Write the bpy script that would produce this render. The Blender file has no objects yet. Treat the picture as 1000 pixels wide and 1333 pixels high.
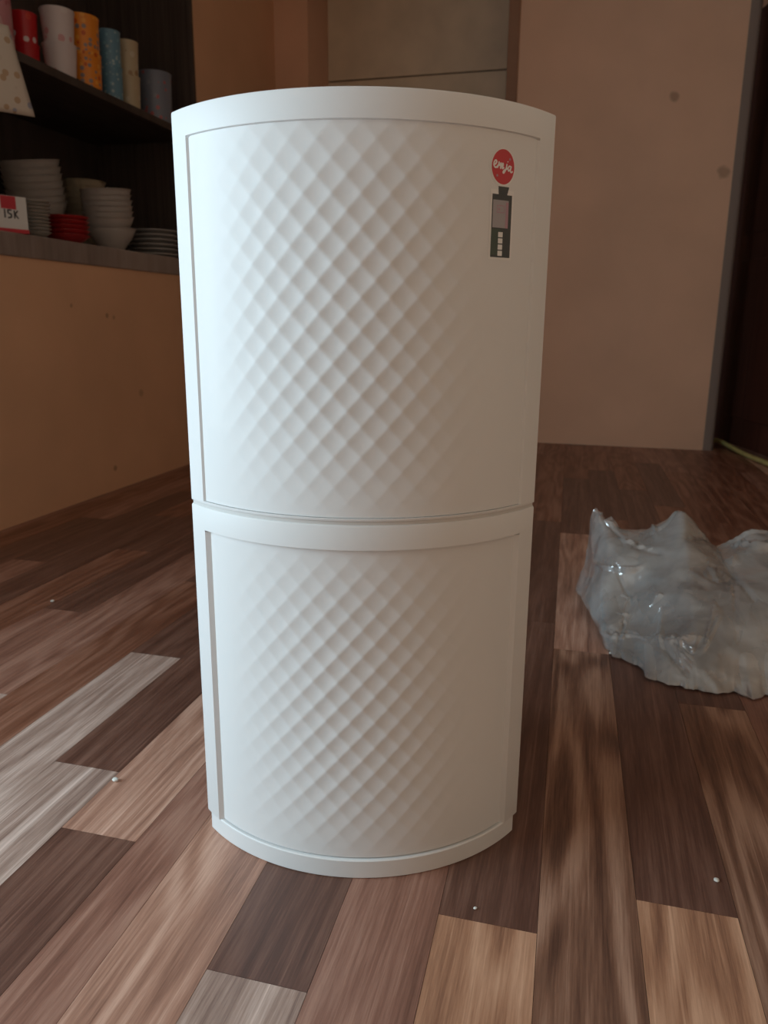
import bpy, bmesh, math, random
from math import sin, cos, pi, radians, sqrt, asin
from mathutils import Vector, Matrix, noise

random.seed(7)
SC = bpy.context.scene
COL = SC.collection

# ------------------------------------------------------------------ camera
TH = radians(14.3)                       # the cabinet faces the camera, turned against the room
WC = 0.375                               # cabinet width (m)
def cab2room(x, y, z=0.0):
    return Vector((x*cos(TH) - y*sin(TH), x*sin(TH) + y*cos(TH), z))
cyaw, cpitch, croll = 0.0039 + TH, 0.2438, 0.0085
fw = Vector((-sin(cyaw)*cos(cpitch), cos(cyaw)*cos(cpitch), -sin(cpitch)))
rt0 = Vector((cos(cyaw), sin(cyaw), 0)); up0 = rt0.cross(fw)
rt = rt0*cos(croll) + up0*sin(croll); up = up0*cos(croll) - rt0*sin(croll)
cam_d = bpy.data.cameras.new('camera'); cam = bpy.data.objects.new('camera', cam_d); COL.objects.link(cam)
M = Matrix.Identity(4)
for i in range(3):
    M[i][0], M[i][1], M[i][2] = rt[i], up[i], -fw[i]
M.translation = cab2room(0.0709*WC, -2.1846*WC, 1.6024*WC)
cam.matrix_world = M
cam_d.sensor_fit = 'VERTICAL'; cam_d.sensor_height = 36.0; cam_d.lens = 1000/1333*36.0
cam_d.clip_start = 0.02
cam_d.dof.use_dof = True; cam_d.dof.focus_distance = 0.80; cam_d.dof.aperture_fstop = 9.0
SC.camera = cam

# ------------------------------------------------------------------ world, daylight, exposure
w = bpy.data.worlds.new('world'); SC.world = w; w.use_nodes = True
w.node_tree.nodes['Background'].inputs[0].default_value = (0.62, 0.78, 1.0, 1)
w.node_tree.nodes['Background'].inputs[1].default_value = 0.6
def area(name, loc, target, sx, sy, power, color):
    d = bpy.data.lights.new(name, 'AREA'); d.shape = 'RECTANGLE'; d.size = sx; d.size_y = sy
    d.energy = power; d.color = color
    o = bpy.data.objects.new(name, d); COL.objects.link(o)
    o.location = loc
    o.rotation_euler = (Vector(target)-Vector(loc)).to_track_quat('-Z', 'Z').to_euler()
    return o
# daylight entering through the open doorway in the left wall
area('daylight_doorway', (-1.47, -0.82, 0.86), (0.4, -0.82, 0.86), 1.10, 1.62, 57.0, (0.66, 0.885, 1.0))
vs = SC.view_settings
vs.view_transform = 'Standard'; vs.look = 'None'; vs.exposure = 0.0; vs.gamma = 1.0
vs.use_curve_mapping = False
SC.cycles.transparent_max_bounces = 24
SC.cycles.max_bounces = 10

# ------------------------------------------------------------------ helpers
def tag(o, label=None, cat=None, group=None, kind=None):
    if label: o['label'] = label
    if cat: o['category'] = cat
    if group: o['group'] = group
    if kind: o['kind'] = kind
    return o
def empty(name, loc=(0, 0, 0), rz=0.0):
    o = bpy.data.objects.new(name, None); COL.objects.link(o)
    o.location = loc; o.rotation_euler = (0, 0, rz); o.empty_display_size = 0.05
    return o
def link(name, me, mat=None, parent=None):
    o = bpy.data.objects.new(name, me); COL.objects.link(o)
    if mat and not me.materials: me.materials.append(mat)
    if parent: o.parent = parent
    return o
def meshd(name, verts, faces, smooth=False, fix=True):
    me = bpy.data.meshes.new(name); me.from_pydata([tuple(v) for v in verts], [], faces)
    if fix:
        bm = bmesh.new(); bm.from_mesh(me); bmesh.ops.recalc_face_normals(bm, faces=bm.faces[:]); bm.to_mesh(me); bm.free()
    if smooth:
        for p in me.polygons: p.use_smooth = True
    me.update(); return me
def sharp(me, deg=35):
    for p in me.polygons: p.use_smooth = True
    me.set_sharp_from_angle(angle=radians(deg))
def boxes_mesh(name, bs, bevel=0.0):
    bm = bmesh.new()
    for (x0, x1, y0, y1, z0, z1) in bs:
        r = bmesh.ops.create_cube(bm, size=1.0)
        bmesh.ops.scale(bm, vec=(x1-x0, y1-y0, z1-z0), verts=r['verts'])
        bmesh.ops.translate(bm, vec=((x0+x1)/2, (y0+y1)/2, (z0+z1)/2), verts=r['verts'])
    if bevel: bmesh.ops.bevel(bm, geom=bm.edges[:], offset=bevel, segments=2, profile=0.5, affect='EDGES')
    me = bpy.data.meshes.new(name); bm.to_mesh(me); bm.free()
    return me
def box(name, b, mat, parent=None, bevel=0.0):
    return link(name, boxes_mesh(name, [b], bevel), mat, parent)
def lathe(name, prof, n=40):
    V, F = [], []; m = len(prof)
    for i in range(n):
        a = 2*pi*i/n
        for r, z in prof: V.append((r*cos(a), r*sin(a), z))
    for i in range(n):
        for j in range(m-1):
            F.append((i*m+j, ((i+1) % n)*m+j, ((i+1) % n)*m+j+1, i*m+j+1))
    me = meshd(name, V, F)
    bm = bmesh.new(); bm.from_mesh(me)
    bmesh.ops.remove_doubles(bm, verts=bm.verts[:], dist=1e-5); bmesh.ops.recalc_face_normals(bm, faces=bm.faces[:])
    bm.to_mesh(me); bm.free(); sharp(me, 50)
    return me
def tube(name, pts, r, n=10):
    V, F = [], []
    for i, p in enumerate(pts):
        p = Vector(p); a = Vector(pts[max(i-1, 0)]); b = Vector(pts[min(i+1, len(pts)-1)])
        t = (b-a).normalized(); s = t.cross(Vector((0, 0, 1))).normalized(); q = s.cross(t)
        for k in range(n):
            an = 2*pi*k/n; V.append(p + s*cos(an)*r + q*sin(an)*r)
    for i in range(len(pts)-1):
        for k in range(n): F.append((i*n+k, i*n+(k+1) % n, (i+1)*n+(k+1) % n, (i+1)*n+k))
    F.append(tuple(range(n))); F.append(tuple(range((len(pts)-1)*n, len(pts)*n)))
    return meshd(name, V, F, smooth=True)

# ------------------------------------------------------------------ materials
def newmat(name):
    m = bpy.data.materials.new(name); m.use_nodes = True
    nt = m.node_tree; return m, nt, nt.nodes, nt.links, nt.nodes['Principled BSDF']
def mat_plain(name, col, rough=0.5, spec=0.5, bump=0.0, bscale=200.0, var=0.0, vscale=8.0):
    m, nt, N, L, p = newmat(name)
    p.inputs['Base Color'].default_value = (*col, 1); p.inputs['Roughness'].default_value = rough
    p.inputs['Specular IOR Level'].default_value = spec
    if var or bump: tc = N.new('ShaderNodeTexCoord')
    if var:
        n = N.new('ShaderNodeTexNoise'); n.inputs['Scale'].default_value = vscale; n.inputs['Detail'].default_value = 4
        L.new(tc.outputs['Object'], n.inputs['Vector'])
        r = N.new('ShaderNodeValToRGB'); r.color_ramp.elements[0].position = 0.3; r.color_ramp.elements[1].position = 0.7
        r.color_ramp.elements[0].color = (*[c*(1-var) for c in col], 1); r.color_ramp.elements[1].color = (*[min(1, c*(1+var)) for c in col], 1)
        L.new(n.outputs['Fac'], r.inputs['Fac']); L.new(r.outputs['Color'], p.inputs['Base Color'])
    if bump:
        n2 = N.new('ShaderNodeTexNoise'); n2.inputs['Scale'].default_value = bscale; n2.inputs['Detail'].default_value = 3
        L.new(tc.outputs['Object'], n2.inputs['Vector'])
        b = N.new('ShaderNodeBump'); b.inputs['Strength'].default_value = bump; b.inputs['Distance'].default_value = 0.002
        L.new(n2.outputs['Fac'], b.inputs['Height']); L.new(b.outputs['Normal'], p.inputs['Normal'])
    return m
def mat_wood(name, lo, mid, hi, rough=0.40, spec=0.6, cath=0.5):
    """printed wood grain running along Y, shifted per object"""
    m, nt, N, L, p = newmat(name)
    tc = N.new('ShaderNodeTexCoord'); oi = N.new('ShaderNodeObjectInfo')
    mul = N.new('ShaderNodeMath'); mul.operation = 'MULTIPLY'; mul.inputs[1].default_value = 57.0
    L.new(oi.outputs['Random'], mul.inputs[0])
    comb = N.new('ShaderNodeCombineXYZ'); L.new(mul.outputs[0], comb.inputs['Y']); L.new(mul.outputs[0], comb.inputs['Z'])
    add = N.new('ShaderNodeVectorMath'); add.operation = 'ADD'
    L.new(tc.outputs['Object'], add.inputs[0]); L.new(comb.outputs[0], add.inputs[1])
    def mapped(s):
        mp = N.new('ShaderNodeMapping'); mp.inputs['Scale'].default_value = s
        L.new(add.outputs[0], mp.inputs['Vector']); return mp
    def nz(s, det, rgh=0.55, dist=0.0):
        n = N.new('ShaderNodeTexNoise'); n.inputs['Scale'].default_value = 1.0; n.inputs['Detail'].default_value = det
        n.inputs['Roughness'].default_value = rgh; n.inputs['Distortion'].default_value = dist
        L.new(mapped(s).outputs[0], n.inputs['Vector']); return n
    a = nz((58, 1.9, 1), 5, 0.62, 0.4)       # broad streaks
    b = nz((430, 16, 1), 4, 0.7)             # fine grain
    c = nz((14, 1.9, 1), 1, 0.4)            # cathedral field
    wv = N.new('ShaderNodeMath'); wv.operation = 'MULTIPLY'; wv.inputs[1].default_value = 42.0
    L.new(c.outputs['Fac'], wv.inputs[0])
    sn = N.new('ShaderNodeMath'); sn.operation = 'SINE'; L.new(wv.outputs[0], sn.inputs[0])
    def mad(x, k, y):
        q = N.new('ShaderNodeMath'); q.operation = 'MULTIPLY_ADD'; L.new(x, q.inputs[0]); q.inputs[1].default_value = k
        if isinstance(y, float): q.inputs[2].default_value = y
        else: L.new(y, q.inputs[2])
        return q.outputs[0]
    v = mad(a.outputs['Fac'], 1.02, -0.28)
    v = mad(b.outputs['Fac'], 0.62, v)
    h = nz((240, 1.6, 1), 2, 0.5)           # pale hairlines
    hm = N.new('ShaderNodeMapRange'); hm.inputs['From Min'].default_value = 0.60; hm.inputs['From Max'].default_value = 0.72; L.new(h.outputs['Fac'], hm.inputs['Value'])
    v = mad(hm.outputs['Result'], 0.20, v)
    v = mad(sn.outputs[0], 0.085*cath, v)
    r = N.new('ShaderNodeValToRGB')
    e = r.color_ramp.elements
    e[0].position = 0.22; e[0].color = (*lo, 1); e[1].position = 0.86; e[1].color = (*hi, 1)
    k = e.new(0.5); k.color = (*mid, 1)
    L.new(v, r.inputs['Fac']); L.new(r.outputs['Color'], p.inputs['Base Color'])
    p.inputs['Roughness'].default_value = rough; p.inputs['Specular IOR Level'].default_value = spec
    bp = N.new('ShaderNodeBump'); bp.inputs['Strength'].default_value = 0.12; bp.inputs['Distance'].default_value = 0.001
    L.new(b.outputs['Fac'], bp.inputs['Height']); L.new(bp.outputs['Normal'], p.inputs['Normal'])
    return m
def mat_wall(name, col, spots):
    """painted plaster with a few round filled spots given in room coordinates"""
    m, nt, N, L, p = newmat(name)
    tc = N.new('ShaderNodeTexCoord')
    n = N.new('ShaderNodeTexNoise'); n.inputs['Scale'].default_value = 2.2; n.inputs['Detail'].default_value = 5
    L.new(tc.outputs['Object'], n.inputs['Vector'])
    r = N.new('ShaderNodeValToRGB'); r.color_ramp.elements[0].position = 0.3; r.color_ramp.elements[1].position = 0.72
    r.color_ramp.elements[0].color = (*[c*0.90 for c in col], 1); r.color_ramp.elements[1].color = (*[c*1.07 for c in col], 1)
    L.new(n.outputs['Fac'], r.inputs['Fac'])
    cur = r.outputs['Color']
    nd = N.new('ShaderNodeTexNoise'); nd.inputs['Scale'].default_value = 40; L.new(tc.outputs['Object'], nd.inputs['Vector'])
    for (x, y, z, rad, k) in spots:
        vd = N.new('ShaderNodeVectorMath'); vd.operation = 'DISTANCE'; L.new(tc.outputs['Object'], vd.inputs[0]); vd.inputs[1].default_value = (x, y, z)
        ad = N.new('ShaderNodeMath'); ad.operation = 'MULTIPLY_ADD'; L.new(nd.outputs['Fac'], ad.inputs[0]); ad.inputs[1].default_value = rad*0.9; L.new(vd.outputs['Value'], ad.inputs[2])
        mr = N.new('ShaderNodeMapRange'); mr.inputs['From Min'].default_value = rad*1.15; mr.inputs['From Max'].default_value = rad*1.75
        mr.inputs['To Min'].default_value = k; mr.inputs['To Max'].default_value = 0.0; L.new(ad.outputs[0], mr.inputs['Value'])
        mx = N.new('ShaderNodeMix'); mx.data_type = 'RGBA'; mx.blend_type = 'MIX'
        L.new(mr.outputs['Result'], mx.inputs[0]); L.new(cur, mx.inputs[6]); mx.inputs[7].default_value = (col[0]*0.35, col[1]*0.33, col[2]*0.3, 1)
        cur = mx.outputs[2]
    L.new(cur, p.inputs['Base Color'])
    p.inputs['Roughness'].default_value = 0.7; p.inputs['Specular IOR Level'].default_value = 0.25
    nb = N.new('ShaderNodeTexNoise'); nb.inputs['Scale'].default_value = 60; nb.inputs['Detail'].default_value = 4; L.new(tc.outputs['Object'], nb.inputs['Vector'])
    bp = N.new('ShaderNodeBump'); bp.inputs['Strength'].default_value = 0.15; bp.inputs['Distance'].default_value = 0.003
    L.new(nb.outputs['Fac'], bp.inputs['Height']); L.new(bp.outputs['Normal'], p.inputs['Normal'])
    return m

TAN = (0.78, 0.47, 0.315)
M_wall_back = mat_wall('tan_wall_paint', TAN, [(0.522, 3.206, 1.586, 0.020, 0.55), (0.761, 3.206, 1.264, 0.024, 0.5)])
M_wall_left = mat_wall('ochre_wall_paint', (0.76, 0.44, 0.265), [(-1.39, 1.62, 0.61, 0.008, 0.6), (-1.39, 1.43, 0.64, 0.006, 0.5), (-1.39, 1.60, 0.08, 0.010, 0.6), (-1.39, 1.80, 0.33, 0.014, 0.35), (-1.39, 1.66, 0.605, 0.007, 0.45)])
M_wall = mat_plain('bounce_cream_plaster', (0.86, 0.58, 0.40), 0.75, 0.25, var=0.06, vscale=3)  # unseen walls; paint invented paler than the room's to add bounce light
M_ceiling = mat_plain('off_white_ceiling', (0.88, 0.79, 0.69), 0.8, 0.2, var=0.04)
M_base = mat_plain('dark_subfloor', (0.05, 0.03, 0.022), 0.8, 0.2)
M_dark = mat_wood('plank_dark', (0.061, 0.025, 0.017), (0.122, 0.054, 0.037), (0.245, 0.126, 0.090), cath=0.5)
M_mid = mat_wood('plank_mid', (0.131, 0.055, 0.037), (0.263, 0.122, 0.084), (0.457, 0.254, 0.184), cath=0.9)
M_red = mat_wood('plank_red', (0.112, 0.039, 0.022), (0.204, 0.081, 0.047), (0.357, 0.176, 0.117), cath=1.3)
M_tan = mat_wood('plank_tan', (0.211, 0.098, 0.065), (0.423, 0.221, 0.152), (0.697, 0.431, 0.323), cath=1.2)
M_orange = mat_wood('plank_orange', (0.207, 0.090, 0.053), (0.425, 0.213, 0.124), (0.690, 0.402, 0.259), cath=1.5)
M_orange_shaded = mat_wood('plank_orange_shaded', (0.100, 0.044, 0.028), (0.230, 0.112, 0.070), (0.450, 0.262, 0.180), cath=2.2)  # orange plank darkened; the cabinet's floor shadow is put into its colour
M_light = mat_wood('plank_light', (0.159, 0.088, 0.067), (0.390, 0.262, 0.210), (0.732, 0.555, 0.476), cath=0.7)
M_shelfwood = mat_wood('dark_shelf_wood', (0.030, 0.021, 0.017), (0.060, 0.043, 0.036), (0.10, 0.076, 0.064), rough=0.6, spec=0.25, cath=0.3)
M_shelfedge = mat_wood('weathered_shelf_wood', (0.16, 0.115, 0.098), (0.29, 0.225, 0.195), (0.42, 0.34, 0.30), rough=0.65, spec=0.25, cath=0.3)
M_board = mat_plain('greyish_plywood', (0.74, 0.60, 0.44), 0.6, 0.3, var=0.08, vscale=6)
M_jamb = mat_plain('brown_door_jamb', (0.30, 0.15, 0.085), 0.5, 0.35, var=0.1)
M_corner = mat_plain('shade_grey_corner_strip', (0.27, 0.20, 0.165), 0.6, 0.2)  # grey stands in for the shade on the turned-away wall end
M_doorleaf = mat_wood('dark_red_door', (0.035, 0.014, 0.010), (0.075, 0.026, 0.017), (0.13, 0.05, 0.035), rough=0.35, spec=0.4, cath=0.6)

# ------------------------------------------------------------------ room shell
UL, VB, H = -1.39, 3.206, 2.60
VR, UR, VE = -2.3, 2.1, 4.1
floor = tag(box('floor', (UL-0.6, UR, VR, VE, -0.06, -0.004), M_base), kind='structure')
tag(box('ceiling', (UL-0.6, UR, VR, VE, H, H+0.06), M_ceiling), kind='structure')

NZ0, NZ1, NV0, NV1 = 0.772, 2.25, 0.35, 2.345       # shelf niche in the left wall
DV0, DV1, DZ = -1.40, -0.24, 2.05                   # open doorway in the left wall
wl = boxes_mesh('wall_left', [
    (UL-0.14, UL, VR, DV0, 0, H), (UL-0.14, UL, DV0, DV1, DZ, H), (UL-0.14, UL, DV1, NV0, 0, H),
    (UL-0.55, UL, NV0, NV1, 0, NZ0), (UL-0.55, UL, NV0, NV1, NZ1, H), (UL-0.14, UL, NV1, VB, 0, H)])
tag(link('wall_left', wl, M_wall_left), kind='structure')
wb = boxes_mesh('wall_back', [(UL-0.14, -1.214, VB, VB+0.36, 0, H), (-1.214, -0.18, VB, VB+0.36, 2.32, H), (-0.18, 0.80, VB, VB+0.36, 0, H), (0.80, 1.75, VB, VB+0.12, 2.35, H)])
tag(link('wall_back', wb, M_wall_back), kind='structure')
tag(box('wall_front', (UL-0.14, UR, VR-0.1, VR, 0, H), M_wall), kind='structure')
tag(box('wall_right', (1.45, 1.57, VR, 2.30, 0, H), M_wall), kind='structure')
tag(box('wall_passage', (UR-0.1, UR, 2.2, VE, 0, H), M_wall), kind='structure')
tag(box('wall_hall', (-0.3, UR, VE-0.1, VE, 0, H), M_wall), kind='structure')
# rounded strip along the free end of the back wall, its shade painted in grey
V, F = [], []; prof = [(0.80, VB), (0.828, VB)] + [(0.828+0.022*sin(a), VB+0.022-0.022*cos(a)) for a in [i*pi/12 for i in range(1, 7)]] + [(0.85, VB+0.36), (0.80, VB+0.36)]
for z in (0, H):
    for (x, y) in prof: V.append((x, y, z))
n = len(prof)
F = [(i, (i+1) % n, n+(i+1) % n, n+i) for i in range(n)] + [tuple(range(n)), tuple(range(n, 2*n))]
cs = meshd('corner', V, F); sharp(cs, 40)
tag(link('trim_1', cs, M_corner), kind='structure')
tag(box('trim_2', (-0.232, -0.18, VB-0.012, VB+0.10, 0, 2.32), M_jamb, bevel=0.004), kind='structure')
# closed opening in the back wall: plywood boards
d1 = tag(empty('door_1', (0, 0, 0)), kind='structure')
for (z0, z1) in ((0.0, 1.831), (1.838, 2.32)):
    box('board', (-1.214, -0.232, VB+0.31, VB+0.33, z0, z1), M_board, d1, 0.002)
box('board_backing', (-1.214, -0.18, VB+0.335, VB+0.355, 0, 2.32), M_jamb, d1)

# ------------------------------------------------------------------ floor planks (two sheets of printed planks meeting at a cut strip)
PW, PL = 0.1015, 0.85
tone = {'d': M_dark, 'm': M_mid, 'r': M_red, 't': M_tan, 'l': M_light, 'o': M_orange, 'u': M_orange_shaded}
shear = lambda u, v: u - 0.0215*(v + 0.11)
def plank(u0, u1, v0, v1, mat, sh0, sh1):
    g = 0.00025
    pts = []
    for (u, v, s) in ((u0+g, v0+g, sh0), (u1-g, v0+g, sh1), (u1-g, v1-g, sh1), (u0+g, v1-g, sh0)):
        uu = shear(u, v) if s else u
        pts.append((min(max(uu, UL), UR-0.1), v))
    V = [(x, y, 0.0) for x, y in pts] + [(x, y, -0.004) for x, y in pts]
    F = [(0, 1, 2, 3), (4, 7, 6, 5), (0, 4, 5, 1), (1, 5, 6, 2), (2, 6, 7, 3), (3, 7, 4, 0)]
    cx = sum(p[0] for p in pts)/4; cyy = sum(p[1] for p in pts)/4
    me = bpy.data.meshes.new('plank'); me.from_pydata([(x-cx, y-cyy, z) for x, y, z in V], [], F); me.update()
    o = link('plank', me, mat, floor); o.location = (cx, cyy, 0)
def column(u0, u1, j, tones, sh0, sh1):
    """j: v of one joint; tones: letters of the planks above that joint (index 0, 1, ...) and below (-1, -2, ...)"""
    k = math.floor((VR - j)/PL)
    while j + k*PL < VE:
        v0, v1 = max(j+k*PL, VR), min(j+(k+1)*PL, VE)
        t = tones.get(k) or random.choice('drrmdmrt')
        if v1 - v0 > 0.01: plank(u0, u1, v0, v1, tone[t], sh0, sh1)
        k += 1
eL = [-0.251 - PW*i for i in range(13)]
left = [(-0.0975, {-1: 'd', 0: 't', 1: 'r'}), (0.0245, {-1: 'l', 0: 'd', 1: 'd'}), (0.3745, {-1: 'l', 0: 'd', 1: 'r'}),
        (0.76, {-1: 'r', 0: 'd', -2: 'm'}), (0.173, {-1: 'l', 0: 'm', 1: 'd'}), (0.523, {-1: 'm', 0: 'd', 1: 'm'}),
        (0.95, {-1: 'r', 0: 'd', -2: 'm'}), (0.45, {-1: 'm', 0: 'd', 1: 'r'}), (0.797, {-1: 'm', 0: 'd', 1: 'r'}),
        (1.22, {-1: 'd', 0: 'm', 1: 'd'}), (0.60, {-1: 'm', 0: 'r'}), (1.0, {})]
for i, (j, t) in enumerate(left):
    column(max(eL[i+1], UL), eL[i], j, t, False, False)
column(-0.251, -0.188, 0.50, {-1: 'm', 0: 'm', -2: 'd'}, False, True)
eR = [-0.188 + PW*i for i in range(23)]
right = [(0.36, {-1: 't', 0: 'm', -2: 'l'}), (-0.243, {-1: 'l', 0: 'd', 1: 'r'}), (0.30, {-1: 'm', 0: 'd', -2: 'm'}),
         (-0.116, {-1: 'o', 0: 'd', 1: 'd', 2: 'r'}), (0.605, {-2: 'o', -1: 'u', 0: 't', 1: 'd', 2: 'r'}),
         (-0.04, {-1: 'o', 0: 'd', 1: 'r', 2: 'd', 3: 'r'}), (0.44, {-1: 'u', 0: 'd', 1: 'd', 2: 'r'}), (1.05, {-1: 'm', 0: 'r', -2: 't', 1: 'd'})]
for i in range(22):
    j, t = right[i] if i < len(right) else (random.random()*PL, {})
    column(eR[i], eR[i+1], j, t, True, True)

# ------------------------------------------------------------------ white two-tier rice cabinet
M_white = mat_plain('white_glossy_plastic', (0.745, 0.745, 0.74), 0.46, 0.22, bump=0.03, bscale=25)
M_panel = mat_plain('white_panel_plastic', (0.745, 0.745, 0.74), 0.48, 0.22, bump=0.05, bscale=14)
M_gap = mat_plain('seam_plastic', (0.62, 0.61, 0.59), 0.5)
nt_ = M_panel.node_tree; p_ = nt_.nodes['Principled BSDF']; p_.inputs['Coat Weight'].default_value = 0.035; p_.inputs['Coat Roughness'].default_value = 0.06
tc_ = nt_.nodes.new('ShaderNodeTexCoord'); nz_ = nt_.nodes.new('ShaderNodeTexNoise'); nz_.inputs['Scale'].default_value = 11; nz_.inputs['Detail'].default_value = 2
bp_ = nt_.nodes.new('ShaderNodeBump'); bp_.inputs['Strength'].default_value = 0.35; bp_.inputs['Distance'].default_value = 0.006
nt_.links.new(tc_.outputs['Object'], nz_.inputs['Vector']); nt_.links.new(nz_.outputs['Fac'], bp_.inputs['Height']); nt_.links.new(bp_.outputs['Normal'], p_.inputs['Coat Normal'])
SAG = 0.2437*WC; RA = (WC*WC/4+SAG*SAG)/(2*SAG); CYA = RA-SAG; PHI = asin(WC/2/RA)
HT, ZS, ZB = 2.1252*WC, 1.0824*WC, 0.0225
cab = empty('rice_cabinet', (0, 0, 0), TH)
tag(cab, 'white two-tier plastic rice cabinet with curved front and diamond-embossed panels', 'cabinet')
def arc(phi, z, off=0.0):
    r = RA+off; return Vector((r*sin(phi), CYA - r*cos(phi), z))
PP = radians(45.5)                   # half angle of the recessed panels
def housing(name, z0, z1, pz0, pz1, zbev_top, zbev_bot, REC):
    """curved housing: front frame with a recessed field between pz0 and pz1, flat sides and back"""
    # outline in plan: arc (left to right) then side, back; the recess has 45 degree chamfered edges
    N1 = 10; N2 = 60; DD = REC+0.0035; PI = PP-DD/RA
    ph = [-PHI + (PHI-PP)*i/N1 for i in range(N1+1)] + [-PI] + [-PI + 2*PI*i/N2 for i in range(1, N2)] + [PI, PP] + [PP + (PHI-PP)*i/N1 for i in range(1, N1+1)]
    rec = [0]*(N1+1) + [1] + [1]*(N2-1) + [1, 0] + [0]*N1
    b = 0.0022; deep = 0.20; rb = 0.03
    back = [(WC/2, 0.02), (WC/2-0.002, deep-rb), (WC/2-rb, deep), (-WC/2+rb, deep), (-WC/2+0.002, deep-rb), (-WC/2, 0.02)]
    rows = []
    def row(z, off, recessed):
        r = []
        for p, f in zip(ph, rec):
            v = arc(p, z, off - (DD if (recessed and f) else 0.0))
            x = v.x
            if abs(p) > PHI-1e-6 and off < 0: x = math.copysign(abs(x), x)
            r.append(Vector((x, v.y, z)))
        for (x, y) in back:
            r.append(Vector((x*(1+off/(WC/2)), y + (off if y > 0.1 else 0), z)))
        return r
    zs = [(z0, -zbev_bot, False), (z0+zbev_bot*0.3, -zbev_bot*0.3, False), (z0+zbev_bot, 0, False)]
    if pz0 > z0+zbev_bot: zs += [(pz0, 0, False), (pz0, 0, True)]
    else: zs = [(z0, -zbev_bot, True), (z0+zbev_bot*0.3, -zbev_bot*0.3, True), (z0+zbev_bot, 0, True)]
    zs += [(pz1-0.0020, 0, True), (pz1, 0, False), (z1-zbev_top, 0, False), (z1-zbev_top*0.3, -zbev_top*0.3, False), (z1, -zbev_top, False)]
    V, F = [], []
    for z, o, r in zs: V += row(z, o, r)
    m = len(ph)+len(back)
    for i in range(len(zs)-1):
        for k in range(m): F.append((i*m+k, i*m+(k+1) % m, (i+1)*m+(k+1) % m, (i+1)*m+k))
    F.append(tuple(range(m))); F.append(tuple(range((len(zs)-1)*m, len(zs)*m)))
    me = meshd(name, V, F)
    bm = bmesh.new(); bm.from_mesh(me); bmesh.ops.remove_doubles(bm, verts=bm.verts[:], dist=1e-6)
    bmesh.ops.dissolve_degenerate(bm, edges=bm.edges[:], dist=1e-6); bmesh.ops.recalc_face_normals(bm, faces=bm.faces[:]); bm.to_mesh(me); bm.free()
    sharp(me, 32)
    return link(name, me, M_white, cab)
UP0 = ZS+0.0034
up_h = housing('upper_housing', UP0, HT, UP0+0.003, 0.7715, 0.0022, 0.0012, 0.0020)
low_h = housing('lower_housing', ZB, ZS, ZB, 0.3800, 0.0024, 0.0005, 0.0045)
def arc_solid(name, off, half, z0, z1, deep, mat, bev=0.0012):
    ph = [-half + 2*half*i/70 for i in range(71)]
    V, F = [], []
    lv = [(z0, -bev), (z0+bev, 0), (z1-bev, 0), (z1, -bev)]
    for z, o in lv:
        for p in ph: V.append(arc(p, z, off+o))
        xr = (RA+off)*sin(half)
        V += [Vector((xr+o, deep, z)), Vector((-xr-o, deep, z))]
    m = len(ph)+2
    for i in range(3):
        for k in range(m): F.append((i*m+k, i*m+(k+1) % m, (i+1)*m+(k+1) % m, (i+1)*m+k))
    F += [tuple(range(m)), tuple(range(3*m, 4*m))]
    me = meshd(name, V, F); sharp(me, 32)
    return link(name, me, mat, cab)
arc_solid('seam_gasket', -0.0015, PHI-0.003, ZS-0.001, UP0+0.001, 0.160, M_gap, 0.0003)
arc_solid('base', -0.0010, PHI-0.028, 0.0, ZB+0.0005, 0.165, M_white)
def diamond_panel(name, z0, z1, env_c, parent, REC):
    dw, dh = 0.0268, 0.0298                   # diamond width (along the arc) and height
    nx = ny = 14
    sx, sz = dw/nx, dh/ny
    smax = (PP-REC/RA)*RA + 0.0002; S = int(2*smax/sx); Z = int((z1-z0)/sz)
    s0 = -S*sx/2; V, F = [], []
    edge = 0.0016
    for j in range(Z+1):
        z = z0 + (z1-z0)*j/Z; zz = j*sz
        for i in range(S+1):
            s = s0 + i*sx
            p = (i/nx + j/ny); q = (i/nx - j/ny)          # diamond axes
            fp = abs((p % 1.0)-0.5)*2; fq = abs((q % 1.0)-0.5)*2   # 1 on ridges, 0 at the centre
            bowl = 1-(fp**2+fq**2)/2
            tx = (s-env_c[0])/env_c[2]; tz = (z-env_c[1])/env_c[3]
            e = max(0.0, 1-abs(tx)**2.2)*max(0.0, 1-abs(tz)**3.0)
            d = -0.0019*bowl*e
            V.append(arc(s/RA, z, -REC+d))
    m = S+1
    for j in range(Z):
        for i in range(S): F.append((j*m+i, j*m+i+1, (j+1)*m+i+1, (j+1)*m+i))
    # skirt back to the housing
    b0 = len(V)
    ring = [i for i in range(m)] + [j*m+S for j in range(1, Z+1)] + [Z*m+i for i in range(S-1, -1, -1)] + [j*m for j in range(Z-1, 0, -1)]
    for r in ring:
        c = Vector((0, CYA, V[r].z)); dv = (V[r]-c).normalized(); V.append(c + dv*(RA-REC-0.0034))
    for k in range(len(ring)):
        k2 = (k+1) % len(ring); F.append((ring[k], b0+k, b0+k2, ring[k2]))
    me = meshd(name, V, F, fix=False); sharp(me, 60)
    return link(name, me, M_panel, parent)
diamond_panel('embossed_panel', UP0+0.0035, 0.7715-0.0008, (-0.010, 0.600, 0.145, 0.185), up_h, 0.0020)
diamond_panel('embossed_panel', ZB+0.002, 0.3800-0.0010, (-0.010, 0.205, 0.145, 0.178), low_h, 0.0045)

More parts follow.
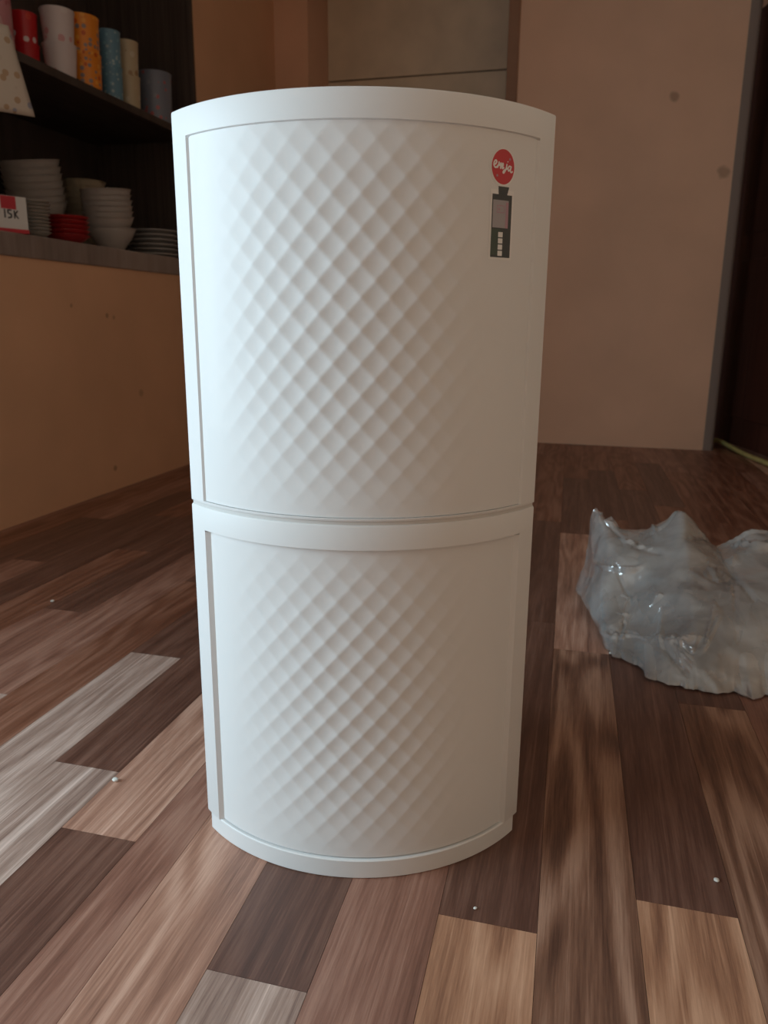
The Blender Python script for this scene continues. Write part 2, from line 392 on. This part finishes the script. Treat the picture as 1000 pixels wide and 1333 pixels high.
# sticker on the upper panel: red disc on a small pump-shaped body
M_red_s = mat_plain('sticker_red', (0.55, 0.035, 0.045), 0.3)
M_blk = mat_plain('sticker_charcoal', (0.045, 0.05, 0.05), 0.35)
M_gry = mat_plain('sticker_grey', (0.36, 0.34, 0.36), 0.35)
M_wht = mat_plain('sticker_white', (0.80, 0.79, 0.77), 0.35)
M_grn = mat_plain('sticker_dark_green', (0.05, 0.075, 0.055), 0.35)
M_pnk = mat_plain('sticker_mauve', (0.42, 0.25, 0.30), 0.35)
SO = -0.0020
PC, ZC = radians(33.9), 0.7400
stk = empty('sticker'); stk.parent = cab; stk['label'] = 'red and charcoal brand sticker with white script'
def patch(name, poly, lift, mat, parent=stk):
    """flat print on the curved panel: polygon in metres (x along the arc, z up) relative to the disc centre"""
    bm = bmesh.new(); n = len(poly)
    vs_ = [bm.verts.new((x, 0, z)) for x, z in poly]; f = bm.faces.new(vs_)
    r = bmesh.ops.triangulate(bm, faces=[f])
    bmesh.ops.subdivide_edges(bm, edges=bm.edges[:], cuts=2, use_grid_fill=True)
    for v in bm.verts: v.co = arc(PC+v.co.x/RA, ZC+v.co.z, SO+lift)
    bm.normal_update()
    for f in bm.faces:
        if f.normal.dot(f.calc_center_median()-Vector((0, CYA, f.calc_center_median().z))) < 0: f.normal_flip()
    me = bpy.data.meshes.new(name); bm.to_mesh(me); bm.free()
    for p in me.polygons: p.use_smooth = True
    return link(name, me, mat, parent)
def ell(cx, cz, a, b, n=36): return [(cx+a*cos(2*pi*i/n), cz+b*sin(2*pi*i/n)) for i in range(n)]
def rect(x0, x1, z0, z1): return [(x0, z0), (x1, z0), (x1, z1), (x0, z1)]
patch('backing_disc', ell(0, 0, 0.0153, 0.0165), 0.00012, M_wht)
patch('backing_body', rect(-0.0140, 0.0150, -0.0815, -0.0195), 0.00012, M_wht)
patch('disc', ell(0, 0.0005, 0.0140, 0.0152), 0.00024, M_red_s)
patch('neck', [(-0.0045, -0.0245), (0.0060, -0.0245), (0.0085, -0.0165), (-0.0050, -0.0165)], 0.00024, M_blk)
patch('pump_body', rect(-0.0118, 0.0128, -0.0795, -0.0235), 0.00024, M_blk)
patch('pump_base', rect(-0.0118, -0.0005, -0.0775, -0.0540), 0.00034, M_grn)
patch('display', rect(-0.0108, 0.0085, -0.0530, -0.0285), 0.00034, M_gry)
patch('display_side', rect(0.0050, 0.0085, -0.0530, -0.0300), 0.00042, M_pnk)
for (x0, x1, z0, z1) in ((-0.006, 0.003, -0.0338, -0.0330), (-0.006, 0.003, -0.0398, -0.0390), (-0.0062, -0.0055, -0.0398, -0.0330), (0.0027, 0.0034, -0.0398, -0.0330), (-0.0045, -0.002, -0.0375, -0.0355)):
    patch('display_mark', rect(x0, x1, z0, z1), 0.00044, M_pnk)
for k in range(4):
    z = -0.0590 - k*0.0056
    patch('button', rect(-0.0032, 0.0024, z-0.0023, z+0.0023), 0.00044, M_wht)
patch('mauve_dot', ell(0.0078, 0.0078, 0.0011, 0.0011, 10), 0.00034, M_pnk)  # small mauve dots on the disc
patch('mauve_dot', ell(-0.0072, -0.0075, 0.0011, 0.0011, 10), 0.00034, M_pnk)
# white brush-script word, drawn as thick pen strokes
def stroke(pts, wd, lift):
    # smooth the polyline
    P = [Vector((x, z)) for x, z in pts]; Q = []
    for i in range(len(P)-1):
        p0, p1, p2, p3 = P[max(i-1, 0)], P[i], P[i+1], P[min(i+2, len(P)-1)]
        for k in range(6):
            t = k/6; Q.append(0.5*((2*p1)+(-p0+p2)*t+(2*p0-5*p1+4*p2-p3)*t*t+(-p0+3*p1-3*p2+p3)*t**3))
    Q.append(P[-1]); V, F = [], []
    for i, q in enumerate(Q):
        d = (Q[min(i+1, len(Q)-1)]-Q[max(i-1, 0)]); d = d.normalized() if d.length > 1e-9 else Vector((1, 0))
        nn = Vector((-d.y, d.x))*wd/2
        for s in (1, -1):
            a = q+nn*s; V.append(arc(PC+a.x/RA, ZC+a.y, SO+lift))
    for i in range(len(Q)-1): F.append((2*i, 2*i+1, 2*i+3, 2*i+2))
    return V, F
letters = [  # e, m, j (+dot), a in millimetres around the disc centre, leaning along a falling baseline
    [(-10.6, 0.2), (-8.2, 1.4), (-7.2, 3.2), (-8.4, 4.0), (-9.8, 2.2), (-9.4, -0.6), (-7.6, -1.4), (-6.0, 0.2)],
    [(-6.4, -1.8), (-4.8, 2.4), (-5.0, 2.6), (-4.6, 0.4), (-3.0, 2.2), (-2.6, 1.6), (-3.2, -1.8), (-1.2, 2.0), (-0.4, 1.6), (-1.2, -1.6), (0.6, -0.6)],
    [(3.6, 2.4), (2.6, -1.6), (0.8, -4.6), (-0.4, -4.6), (0.6, -3.0), (3.6, -1.4), (4.6, -0.8)],
    [(8.2, 0.6), (6.0, 0.8), (4.8, -1.2), (5.6, -2.8), (7.6, -0.8), (8.4, 1.0), (7.4, -2.6), (8.6, -3.6), (10.0, -2.6)],
    [(4.2, 4.4), (4.5, 3.8)]]
V, F = [], []
for li, pl in enumerate(letters):
    v, f = stroke([(x*0.00118, z*0.00112+0.0008) for x, z in pl], 0.00150, 0.00036+0.00002*li)
    b0 = len(V); V += v; F += [tuple(q+b0 for q in ff) for ff in f]
link('lettering', meshd('lettering', V, F, fix=False), M_wht, stk)['label'] = 'white brush script reading emja'

# ------------------------------------------------------------------ built-in shelves with tableware
sh = tag(empty('wall_shelf', (UL-0.22, (NV0+NV1)/2, NZ0)), 'dark wooden built-in shelf in the left wall niche', 'shelf')
def sbox(name, b, mat, bev=0.002):
    x0, x1, y0, y1, z0, z1 = b; ox, oy, oz = sh.location
    return box(name, (x0-ox, x1-ox, y0-oy, y1-oy, z0-oz, z1-oz), mat, sh, bev)
ND = UL-0.47
ZL, ZU = 0.838, 1.335
sbox('shelf_board', (ND, UL+0.006, NV0, NV1, NZ0, ZL), M_shelfedge, 0.004)
sbox('shelf_board', (ND+0.012, UL-0.004, NV0+0.02, NV1-0.026, ZU-0.026, ZU), M_shelfwood)
sbox('back_panel', (ND, ND+0.012, NV0, NV1, ZL, NZ1), M_shelfwood)
sbox('end_panel', (ND+0.012, UL+0.004, NV1-0.026, NV1, ZL, NZ1), M_shelfwood)
sbox('end_panel', (ND+0.012, UL-0.004, NV0, NV0+0.02, ZL, NZ1), M_shelfwood)

def ceramic(name, col, var=0.0, sc=30): return mat_plain(name, col, 0.3, 0.5, var=var, vscale=sc)
M_bowlw = ceramic('off_white_melamine', (0.46, 0.41, 0.375)); M_cream = ceramic('cream_melamine', (0.44, 0.37, 0.27))
M_bred = ceramic('red_melamine', (0.42, 0.025, 0.025)); M_stripe = ceramic('pale_grey_melamine', (0.44, 0.39, 0.34))
M_plate = ceramic('grey_white_melamine', (0.42, 0.39, 0.37))
def bowl_mesh(name, r, h, t=0.003, foot=0.45):
    pr = [(0, 0.004), (r*foot-0.004, 0.004), (r*foot-0.002, 0), (r*foot, 0), (r*foot, 0.006)]
    cv = lambda q: r*foot+(r-r*foot)*(1-(1-q)**1.35)
    for i in range(1, 9): pr.append((cv(i/8*0.97), 0.006+(h-0.006)*i/8*0.97))
    pr += [(r+0.002, h-0.001), (r+0.002, h), (r-t, h)]
    for i in range(7, 0, -1): pr.append((max(cv(i/8)-t, 0.002), 0.006+t+(h-0.006-t)*i/8))
    pr.append((0, 0.006+t)); return lathe(name, pr)
def plate_mesh(name, r, h):
    t = 0.003
    return lathe(name, [(0, 0.003), (r*0.55, 0.003), (r*0.55, 0), (r*0.58, 0), (r*0.62, 0.004), (r*0.9, h*0.75), (r, h), (r, h+t), (r*0.9, h*0.75+t), (r*0.6, 0.004+t), (0, 0.004+t)])
ORD = ['bottom', 'second', 'third', 'fourth', 'fifth', 'sixth', 'seventh', 'eighth', 'ninth', 'tenth']
def stack(name, me, mat, u, v, z, nb, dz, label, cat, group, tilt=0.0, wob=0.0):
    """nested stack; all but the bottom piece lean by the same small angle"""
    if not me.materials: me.materials.append(mat)
    for i in range(nb):
        o = bpy.data.objects.new(name, me); COL.objects.link(o)
        a = tilt if i else tilt*0.0
        lift = 0.23*tilt if i else 0.0
        o.location = (u+random.uniform(-wob, wob), v-sin(a)*i*dz, z+i*dz*cos(a)+lift); o.rotation_euler = (a, 0, 0)
        which = 'bottom ' if i == 0 else ('topmost ' if i == nb-1 else ORD[i]+' from the bottom, ')
        tag(o, which+label, cat, group)
stack('rice_bowl', bowl_mesh('rice_bowl', 0.088, 0.082), M_bowlw, UL-0.105, 1.84, ZL, 7, 0.0185, 'off-white bowl of the stack between red bowls and plates', 'bowl', 'off-white bowls on the lower shelf', tilt=radians(5), wob=0.0015)
stack('small_red_bowl', bowl_mesh('small_red_bowl', 0.070, 0.030, foot=0.55), M_bred, UL-0.085, 1.560, ZL, 5, 0.0145, 'red bowl of the low red stack', 'bowl', 'red bowls on the lower shelf')
stack('small_pale_bowl', bowl_mesh('small_pale_bowl', 0.044, 0.020, t=0.002, foot=0.5), M_stripe, UL-0.060, 1.372, ZL, 10, 0.0100, 'pale dish of the ribbed stack beside the price card', 'dish', 'small pale dishes on the lower shelf')
stack('large_bowl', bowl_mesh('large_bowl', 0.100, 0.10), M_bowlw, UL-0.31, 1.735, ZL, 8, 0.0225, 'large bowl of the leaning stack behind the red bowls', 'bowl', 'large leaning bowls on the lower shelf', tilt=radians(10))
stack('cream_bowl', bowl_mesh('cream_bowl', 0.083, 0.08), M_cream, UL-0.315, 1.998, ZL, 10, 0.0215, 'cream bowl of the stack behind the off-white bowls', 'bowl', 'cream bowls at the back of the lower shelf')
stack('dinner_plate', plate_mesh('dinner_plate', 0.098, 0.014), M_plate, UL-0.115, 2.150, ZL, 6, 0.0178, 'grey-white plate of the stack beside the shelf end panel', 'plate', 'plates on the lower shelf')

# price card in a red-footed holder
M_card = mat_plain('white_card', (0.66, 0.64, 0.62), 0.6); M_cred = mat_plain('card_red', (0.50, 0.03, 0.045), 0.5); M_ink = mat_plain('marker_ink', (0.03, 0.03, 0.035), 0.6)
card = tag(empty('price_card', (UL-0.008, 1.205, ZL), radians(-24)), 'white price card with red top and 15K written in marker', 'sign')
# local: y along the card, x towards the room
box('card', (-0.001, 0.001, -0.075, 0.047, 0.010, 0.100), M_card, card)
box('foot', (-0.012, 0.006, -0.075, 0.047, 0.0, 0.011), M_cred, card, 0.001)
box('red_block', (0.001, 0.0016, -0.028, 0.016, 0.064, 0.099), M_cred, card)
def ink(y0, z0, y1, z1, wd=0.004):
    d = Vector((y1-y0, z1-z0)); L_ = d.length; a = math.atan2(d.y, d.x)
    o = box('pen_stroke', (0.0010, 0.0016, -0.0005, L_+0.0005, -wd/2, wd/2), M_ink, card)
    o.location = (0, y0, z0); o.rotation_euler = (a, 0, 0)
S_ = [(-0.031, 0.040, -0.031, 0.062), (-0.008, 0.061, -0.020, 0.061), (-0.020, 0.061, -0.020, 0.053), (-0.020, 0.053, -0.009, 0.050), (-0.009, 0.050, -0.010, 0.042), (-0.010, 0.042, -0.021, 0.040),
      (0.002, 0.040, 0.002, 0.061), (0.013, 0.061, 0.003, 0.050), (0.004, 0.051, 0.014, 0.040)]
for (a_, b_, c_, d_) in S_: ink(a_*0.85+0.008, b_, c_*0.85+0.008, d_)

# cups on the upper shelf
def cup_mesh(name, r0, r1, h, t=0.0025, bead=0.0015):
    return lathe(name, [(0, 0.003), (r0-0.004, 0.003), (r0-0.003, 0), (r0, 0), (r0+0.001, 0.004), (r1, h-0.004), (r1+bead, h-0.002), (r1+bead, h), (r1-t, h), (r1-t, h-0.004), (r0-t, 0.006), (0, 0.006)])
def mat_print(name, base, cols, scale, thr=0.42, rnd=1.0):
    m, nt, N, L, p = newmat(name)
    tc = N.new('ShaderNodeTexCoord'); vo = N.new('ShaderNodeTexVoronoi'); vo.inputs['Scale'].default_value = scale; vo.inputs['Randomness'].default_value = rnd
    L.new(tc.outputs['Object'], vo.inputs['Vector'])
    sep = N.new('ShaderNodeSeparateColor'); L.new(vo.outputs['Color'], sep.inputs[0])
    rp = N.new('ShaderNodeValToRGB'); rp.color_ramp.interpolation = 'CONSTANT'; e = rp.color_ramp.elements
    e[0].position = 0; e[0].color = (*cols[0], 1); e[1].position = 1/len(cols); e[1].color = (*cols[min(1, len(cols)-1)], 1)
    for i in range(2, len(cols)): e.new(i/len(cols)).color = (*cols[i], 1)
    L.new(sep.outputs[0], rp.inputs['Fac'])
    lt = N.new('ShaderNodeMath'); lt.operation = 'LESS_THAN'; lt.inputs[1].default_value = thr; L.new(vo.outputs['Distance'], lt.inputs[0])
    mx = N.new('ShaderNodeMix'); mx.data_type = 'RGBA'; mx.inputs[6].default_value = (*base, 1)
    L.new(lt.outputs[0], mx.inputs[0]); L.new(rp.outputs['Color'], mx.inputs[7]); L.new(mx.outputs[2], p.inputs['Base Color'])
    p.inputs['Roughness'].default_value = 0.35
    return m
M_cred2 = mat_print('red_dotted_print', (0.55, 0.015, 0.02), [(0.55, 0.015, 0.02), (0.72, 0.6, 0.6), (0.65, 0.05, 0.03)], 38, 0.36)
M_cpink = mat_print('white_pink_print', (0.66, 0.56, 0.55), [(0.66, 0.56, 0.55), (0.60, 0.30, 0.30), (0.70, 0.62, 0.6), (0.5, 0.08, 0.04)], 30, 0.34)
M_corg = mat_print('orange_print', (0.78, 0.25, 0.02), [(0.78, 0.25, 0.02), (0.60, 0.10, 0.01), (0.85, 0.36, 0.05), (0.25, 0.2, 0.2)], 60, 0.42, 0.4)
M_cblu = mat_print('blue_print', (0.13, 0.27, 0.36), [(0.13, 0.27, 0.36), (0.2, 0.38, 0.46), (0.36, 0.46, 0.48)], 75, 0.38)
M_cbei = mat_print('beige_print', (0.50, 0.40, 0.26), [(0.50, 0.40, 0.26), (0.34, 0.20, 0.10), (0.58, 0.50, 0.38)], 40, 0.40)
M_cgry = mat_print('grey_blue_print', (0.19, 0.21, 0.26), [(0.19, 0.21, 0.26), (0.27, 0.29, 0.34), (0.24, 0.26, 0.30), (0.45, 0.12, 0.13)], 45, 0.34)
M_lining = mat_plain('white_cup_lining', (0.62, 0.58, 0.52), 0.35)
def cups(name, u, v, r0, r1, h, n, mat, labels, group=None):
    me = cup_mesh(name, r0, r1, h); me.materials.append(mat)
    for i in range(n):
        o = bpy.data.objects.new(name, me); COL.objects.link(o); o.location = (u, v, ZU+i*(h+0.0005)); o.rotation_euler = (0, 0, i*1.3)
        tag(o, labels[i], 'cup', group)
cups('red_cup', UL-0.135, 1.500, 0.036, 0.041, 0.084, 2, M_cred2, ['red dotted cup on the upper shelf beneath another red cup', 'red dotted cup stacked on top of another red cup'])
cups('pink_white_cup', UL-0.058, 1.562, 0.043, 0.051, 0.096, 2, M_cpink, ['pink and white cup on the upper shelf beneath its twin', 'pink and white cup stacked on top of its twin'])
cups('orange_cup', UL-0.062, 1.692, 0.050, 0.055, 0.108, 2, M_corg, ['orange patterned cup on the upper shelf beneath its twin', 'orange patterned cup stacked on top of its twin'])
cups('blue_cup', UL-0.060, 1.840, 0.036, 0.040, 0.111, 2, M_cblu, ['blue speckled cup on the upper shelf beneath its twin', 'blue speckled cup stacked on top of its twin'])
cups('beige_cup', UL-0.062, 1.952, 0.036, 0.042, 0.112, 2, M_cbei, ['beige printed cup on the upper shelf beneath its twin', 'beige printed cup stacked on top of its twin'])
cups('grey_blue_cup', UL-0.078, 2.160, 0.060, 0.066, 0.180, 1, M_cgry, ['wide grey-blue tumbler standing beside the shelf end panel'])

# printed plastic pouches at the near end of the upper shelf
M_pouch = mat_print('cream_pouch_print', (0.56, 0.48, 0.40), [(0.56, 0.48, 0.40), (0.42, 0.28, 0.17), (0.52, 0.44, 0.36), (0.30, 0.30, 0.36)], 42, 0.36)
M_pinkp = mat_print('pink_pouch_print', (0.48, 0.20, 0.22), [(0.48, 0.20, 0.22), (0.56, 0.32, 0.32), (0.40, 0.12, 0.14)], 20, 0.5)
def pouch(name, loc, rz, wt, wb, h, depth, mat, label, rx=0.0):
    V, F = [], []; nx, nz = 14, 18
    for side in (1, -1):
        for j in range(nz+1):
            t = j/nz; ww = wb+(wt-wb)*t
            for i in range(nx+1):
                s = i/nx*2-1
                bul = max(0.0, (1-s**4))*max(0.0, 1-(2*t-1)**4)
                wr = 0.004*noise.noise(Vector((s*3, t*4, side*5.0)))
                V.append((side*(depth/2*bul*(1+wr*20)+0.0004), s*ww/2, t*h))
    m = nx+1; off = m*(nz+1)
    for sidx in (0, 1):
        for j in range(nz):
            for i in range(nx):
                a = sidx*off+j*m+i; F.append((a, a+1, a+m+1, a+m))
    ring = [i for i in range(m)] + [j*m+nx for j in range(1, nz+1)] + [nz*m+i for i in range(nx-1, -1, -1)] + [j*m for j in range(nz-1, 0, -1)]
    for k in range(len(ring)):
        a, b = ring[k], ring[(k+1) % len(ring)]; F.append((a, b, b+off, a+off))
    me = meshd(name, V, F, smooth=True)
    o = link(name, me, mat); o.location = loc; o.rotation_euler = (0, rx, rz)
    tag(o, label, 'package'); return o
pp = pouch('printed_pouch', (UL+0.030, 1.130, 1.140), radians(-35), 0.120, 0.215, 0.215, 0.022, M_pouch, 'cream printed plastic pouch hanging in front of the upper shelf edge')
M_wire = mat_plain('grey_wire', (0.30, 0.29, 0.28), 0.35)
link('hanging_hook', tube('hanging_hook', [(0.0, 0.0, 0.196), (-0.008, 0.002, 0.208), (-0.020, 0.004, 0.212), (-0.045, 0.010, 0.208), (-0.085, 0.018, 0.1985)], 0.0018, 8), M_wire, pp)
pouch('pink_package', (UL-0.055, 1.235, ZU), radians(-35), 0.150, 0.150, 0.26, 0.06, M_pinkp, 'pink soft plastic package standing on the upper shelf')

# ------------------------------------------------------------------ dark door leaf and strap by the back wall opening
leaf = tag(empty('door_2', (0.905, 3.60, 0.0), radians(-76)), kind='structure')
box('leaf', (0.0, 0.92, 0.0, 0.040, 0.012, 2.04), M_doorleaf, leaf, 0.003)
for (x0, x1, z0, z1) in ((0.10, 0.82, 0.15, 0.90), (0.10, 0.82, 1.02, 1.92)):
    box('raised_panel', (x0, x1, -0.008, 0.001, z0, z1), M_doorleaf, leaf, 0.005)
M_strap = mat_plain('green_yellow_plastic', (0.52, 0.46, 0.17), 0.4, var=0.15, vscale=30)
pts = []
ctl = [(0.862, 3.46, 0.016), (0.900, 3.36, 0.026), (0.935, 3.20, 0.018), (0.970, 3.02, 0.012), (1.000, 2.88, 0.014), (1.030, 2.74, 0.013), (1.075, 2.56, 0.013), (1.13, 2.40, 0.013)]
for i in range(len(ctl)-1):
    p0, p1, p2, p3 = [Vector(ctl[min(max(k, 0), len(ctl)-1)]) for k in (i-1, i, i+1, i+2)]
    for k in range(6):
        t = k/6; pts.append(0.5*((2*p1)+(-p0+p2)*t+(2*p0-5*p1+4*p2-p3)*t*t+(-p0+3*p1-3*p2+p3)*t**3))
tag(link('garden_hose', tube('garden_hose', pts, 0.011), M_strap), 'yellow-green hose lying on the floor at the foot of the dark door', 'hose')

# ------------------------------------------------------------------ crumpled clear plastic bag on the floor
def mat_film(name, base, frost):
    m, nt, N, L, p = newmat(name)
    N.remove(p); out = N['Material Output']
    tc = N.new('ShaderNodeTexCoord')
    tr = N.new('ShaderNodeBsdfTransparent'); tr.inputs[0].default_value = (0.96, 0.96, 0.97, 1)
    gl = N.new('ShaderNodeBsdfGlossy'); gl.inputs['Roughness'].default_value = 0.11; gl.inputs[0].default_value = (1, 1, 1, 1)
    df = N.new('ShaderNodeBsdfDiffuse'); df.inputs[0].default_value = (0.90, 0.87, 0.84, 1)
    tl = N.new('ShaderNodeBsdfTranslucent'); tl.inputs[0].default_value = (0.90, 0.87, 0.84, 1)
    md = N.new('ShaderNodeMixShader'); md.inputs[0].default_value = 0.28; L.new(df.outputs[0], md.inputs[1]); L.new(tl.outputs[0], md.inputs[2])
    n = N.new('ShaderNodeTexNoise'); n.inputs['Scale'].default_value = 9; n.inputs['Detail'].default_value = 6; n.inputs['Distortion'].default_value = 0.6
    L.new(tc.outputs['Object'], n.inputs['Vector'])
    mr = N.new('ShaderNodeMapRange'); mr.inputs['From Min'].default_value = 0.3; mr.inputs['From Max'].default_value = 0.7
    mr.inputs['To Min'].default_value = base; mr.inputs['To Max'].default_value = frost; L.new(n.outputs['Fac'], mr.inputs['Value'])
    m1 = N.new('ShaderNodeMixShader'); L.new(mr.outputs['Result'], m1.inputs[0]); L.new(tr.outputs[0], m1.inputs[1]); L.new(md.outputs[0], m1.inputs[2])
    fr = N.new('ShaderNodeFresnel'); fr.inputs[0].default_value = 1.65
    n2 = N.new('ShaderNodeTexNoise'); n2.inputs['Scale'].default_value = 55; n2.inputs['Detail'].default_value = 4; n2.inputs['Distortion'].default_value = 1.5
    L.new(tc.outputs['Object'], n2.inputs['Vector'])
    bp = N.new('ShaderNodeBump'); bp.inputs['Strength'].default_value = 0.22; bp.inputs['Distance'].default_value = 0.003; L.new(n2.outputs['Fac'], bp.inputs['Height'])
    for s in (gl, df, tl, fr): L.new(bp.outputs['Normal'], s.inputs['Normal'])
    m2 = N.new('ShaderNodeMixShader'); fa = N.new('ShaderNodeMath'); fa.operation = 'ADD'; fa.use_clamp = True; fa.inputs[1].default_value = 0.09; L.new(fr.outputs[0], fa.inputs[0])
    L.new(fa.outputs[0], m2.inputs[0]); L.new(m1.outputs[0], m2.inputs[1]); L.new(gl.outputs[0], m2.inputs[2])
    L.new(m2.outputs[0], out.inputs['Surface'])
    return m
M_film = mat_film('clear_plastic_film', 0.22, 0.54)
M_film2 = mat_film('frosted_plastic_film', 0.16, 0.40)
BC = [  # columns across the bag, each from the front hem over the ridge to the back hem
 [(.275,.965,.003),(.238,.925,.010),(.256,.955,.055),(.258,.955,.100),(.262,.950,.150),(.266,.950,.196),(.276,.975,.100),(.285,1.00,.003)],
 [(.300,.625,.003),(.291,.680,.028),(.288,.745,.065),(.290,.800,.105),(.296,.850,.146),(.300,.930,.166),(.306,1.02,.085),(.31,1.06,.003)],
 [(.345,.560,.003),(.343,.640,.028),(.342,.700,.050),(.350,.760,.088),(.357,.830,.142),(.361,.930,.154),(.366,1.03,.085),(.37,1.08,.003)],
 [(.390,.500,.003),(.396,.575,.035),(.400,.650,.066),(.402,.740,.108),(.408,.830,.152),(.420,.930,.182),(.42,1.04,.09),(.42,1.10,.003)],
 [(.450,.482,.003),(.450,.550,.042),(.448,.630,.082),(.447,.720,.122),(.446,.820,.160),(.446,.930,.205),(.45,1.04,.10),(.45,1.10,.003)],
 [(.530,.495,.003),(.525,.560,.048),(.522,.630,.086),(.520,.720,.114),(.520,.820,.128),(.521,.930,.138),(.525,1.03,.08),(.53,1.08,.003)],
 [(.610,.525,.003),(.605,.580,.052),(.600,.650,.094),(.600,.730,.122),(.600,.820,.142),(.600,.920,.172),(.61,1.02,.09),(.62,1.07,.003)],
 [(.700,.560,.003),(.700,.620,.052),(.700,.680,.094),(.700,.760,.120),(.700,.840,.150),(.700,.910,.160),(.71,1.00,.08),(.72,1.05,.003)],
 [(.800,.620,.003),(.800,.660,.032),(.800,.720,.060),(.800,.780,.080),(.800,.840,.090),(.800,.900,.080),(.81,.960,.04),(.81,1.00,.003)],
 [(.860,.740,.003),(.862,.760,.012),(.865,.780,.018),(.866,.800,.020),(.868,.820,.020),(.868,.840,.018),(.866,.860,.012),(.862,.88,.003)]]
def cr(p0, p1, p2, p3, t):
    return 0.5*((2*p1)+(-p0+p2)*t+(2*p0-5*p1+4*p2-p3)*t*t+(-p0+3*p1-3*p2+p3)*t**3)
def bag_sheet(name, nu, nv, shrink, amp, seed, row0, row1, mat, parent, zmin=0.002):
    P = [[Vector(q) for q in c] for c in BC]
    cen = Vector((0.53, 0.80, 0.0))
    nc, nr = len(P), len(P[0])
    def rowpt(ci, t):
        c = P[ci]; k = min(int(t), nr-2); f = t-k
        sm = cr(c[max(k-1, 0)], c[k], c[k+1], c[min(k+2, nr-1)], f); ln = c[k].lerp(c[k+1], f)
        return sm*0.45+ln*0.55
    V, F = [], []
    rg = random.Random(int(seed*100)); folds = []
    for _ in range(60):
        a = Vector((rg.random()*nc, rg.random()*nr)); an = rg.gauss(0.0, 0.9); ln = rg.uniform(0.8, 3.0)
        folds.append((a, Vector((cos(an), sin(an))), ln, rg.uniform(0.06, 0.15), rg.choice((-0.7, 1, 1))*rg.uniform(0.004, 0.009)))
    def fold(s, t):
        z = 0.0; p = Vector((s, t))
        for a, d, ln, wd, h in folds:
            q = p-a; al = q.dot(d)
            if al < 0 or al > ln: continue
            di = abs(q.x*d.y-q.y*d.x)
            if di < wd: z += h*(1-di/wd)*min(1, 4*al/ln)*min(1, 4*(1-al/ln))
        return z
    for i in range(nu+1):
        s = i/nu*(nc-1); k = min(int(s), nc-2); f = s-k
        for j in range(nv+1):
            t = row0+(row1-row0+(0.9*noise.noise(Vector((s*1.7, seed, 2)))+0.4*noise.noise(Vector((s*5, seed, 2))) if row1 < 6 else 0.0))*j/nv
            a, b, c, d = [rowpt(min(max(q, 0), nc-1), t) for q in (k-1, k, k+1, k+2)]
            p = cr(a, b, c, d, f)*0.45 + b.lerp(c, f)*0.55
            V.append(p)
    m = nv+1
    out = []
    for i in range(nu+1):
        for j in range(nv+1):
            p = V[i*m+j]
            du = V[min(i+1, nu)*m+j]-V[max(i-1, 0)*m+j]; dv = V[i*m+min(j+1, nv)]-V[i*m+max(j-1, 0)]
            nn = du.cross(dv); nn = nn.normalized() if nn.length > 1e-12 else Vector((0, 0, 1))
            q = p*9.0+Vector((seed, seed*2, 0))
            # folded creases: sharp ridges of a distorted noise
            wv = Vector((noise.noise(q*0.7), noise.noise(q*0.7+Vector((9, 3, 1))), noise.noise(q*0.7+Vector((2, 8, 4)))))*0.9
            r1 = noise.voronoi(q*1.1+wv*0.5)[0][0]*2; r2 = noise.voronoi(q*2.4+wv)[0][0]*2; r3 = 1-2*abs(noise.noise(q*5.5+wv*3))
            hgt = min(1.0, max(0.0, p.z/0.03))
            disp = (amp*(0.75*r1+0.35*r2-0.55) + fold(i/nu*(nc-1), row0+(row1-row0)*j/nv))*(0.2+0.8*hgt)
            p2 = cen+(p-cen)*shrink + nn*disp
            if row0 == 0 and j < nv*0.16:    # wavy hem
                sw = i/nu*(nc-1); k_ = 1-j/(nv*0.16)
                p2 += Vector((0.006*noise.noise(Vector((sw*5, seed, 3))), 0.034*noise.noise(Vector((sw*2.1, seed, 0)))+0.007*noise.noise(Vector((sw*6.5, seed, 7))), 0))*k_
            p2.z = max(p2.z, zmin); out.append(p2)
    for i in range(nu):
        for j in range(nv): F.append((i*m+j, (i+1)*m+j, (i+1)*m+j+1, i*m+j+1))
    me = meshd(name, [p-Vector(parent.location) for p in out], F, fix=False)
    sharp(me, 28)
    return link(name, me, mat, parent)
bag = tag(empty('plastic_bag', (0.53, 0.80, 0.0)), 'crumpled clear plastic bag lying on the wood-look floor', 'bag')
bag_sheet('outer_film', 220, 170, 1.0, 0.007, 3.1, 0, 7, M_film, bag)
bag_sheet('inner_film', 120, 90, 0.90, 0.018, 11.7, 0, 7, M_film, bag, 0.003)
bag_sheet('front_flap', 190, 80, 1.004, 0.007, 3.1, 0, 2.1, M_film2, bag, 0.004)

# ------------------------------------------------------------------ crumbs on the floor
M_crumb = mat_plain('pale_crumb', (0.72, 0.70, 0.64), 0.6)
def crumb(u, v, r, label):
    bm = bmesh.new(); bmesh.ops.create_icosphere(bm, subdivisions=2, radius=r)
    for q in bm.verts:
        q.co *= 1+0.35*noise.noise(q.co*900/ (r*1000) + Vector((u*50, v*50, 0))); q.co.z *= 0.5
    zm = min(q.co.z for q in bm.verts)
    for q in bm.verts: q.co.z -= zm
    me = bpy.data.meshes.new('crumb'); bm.to_mesh(me); bm.free()
    o = link('crumb', me, M_crumb); o.location = (u, v, 0.0); tag(o, label, 'crumb')
crumb(-0.345, 0.004, 0.0046, 'largest pale crumb on the light floor plank left of the cabinet')
crumb(0.406, 0.013, 0.0032, 'pale crumb on the dark floor plank in front of the plastic bag')
crumb(0.307, 0.609, 0.0030, 'pale crumb beside the front edge of the plastic bag')
crumb(0.153, -0.099, 0.0020, 'tiny pale crumb on the floor just in front of the cabinet base')
crumb(-0.867, 0.560, 0.0042, 'pale crumb on the dark floor plank near the shelf wall')
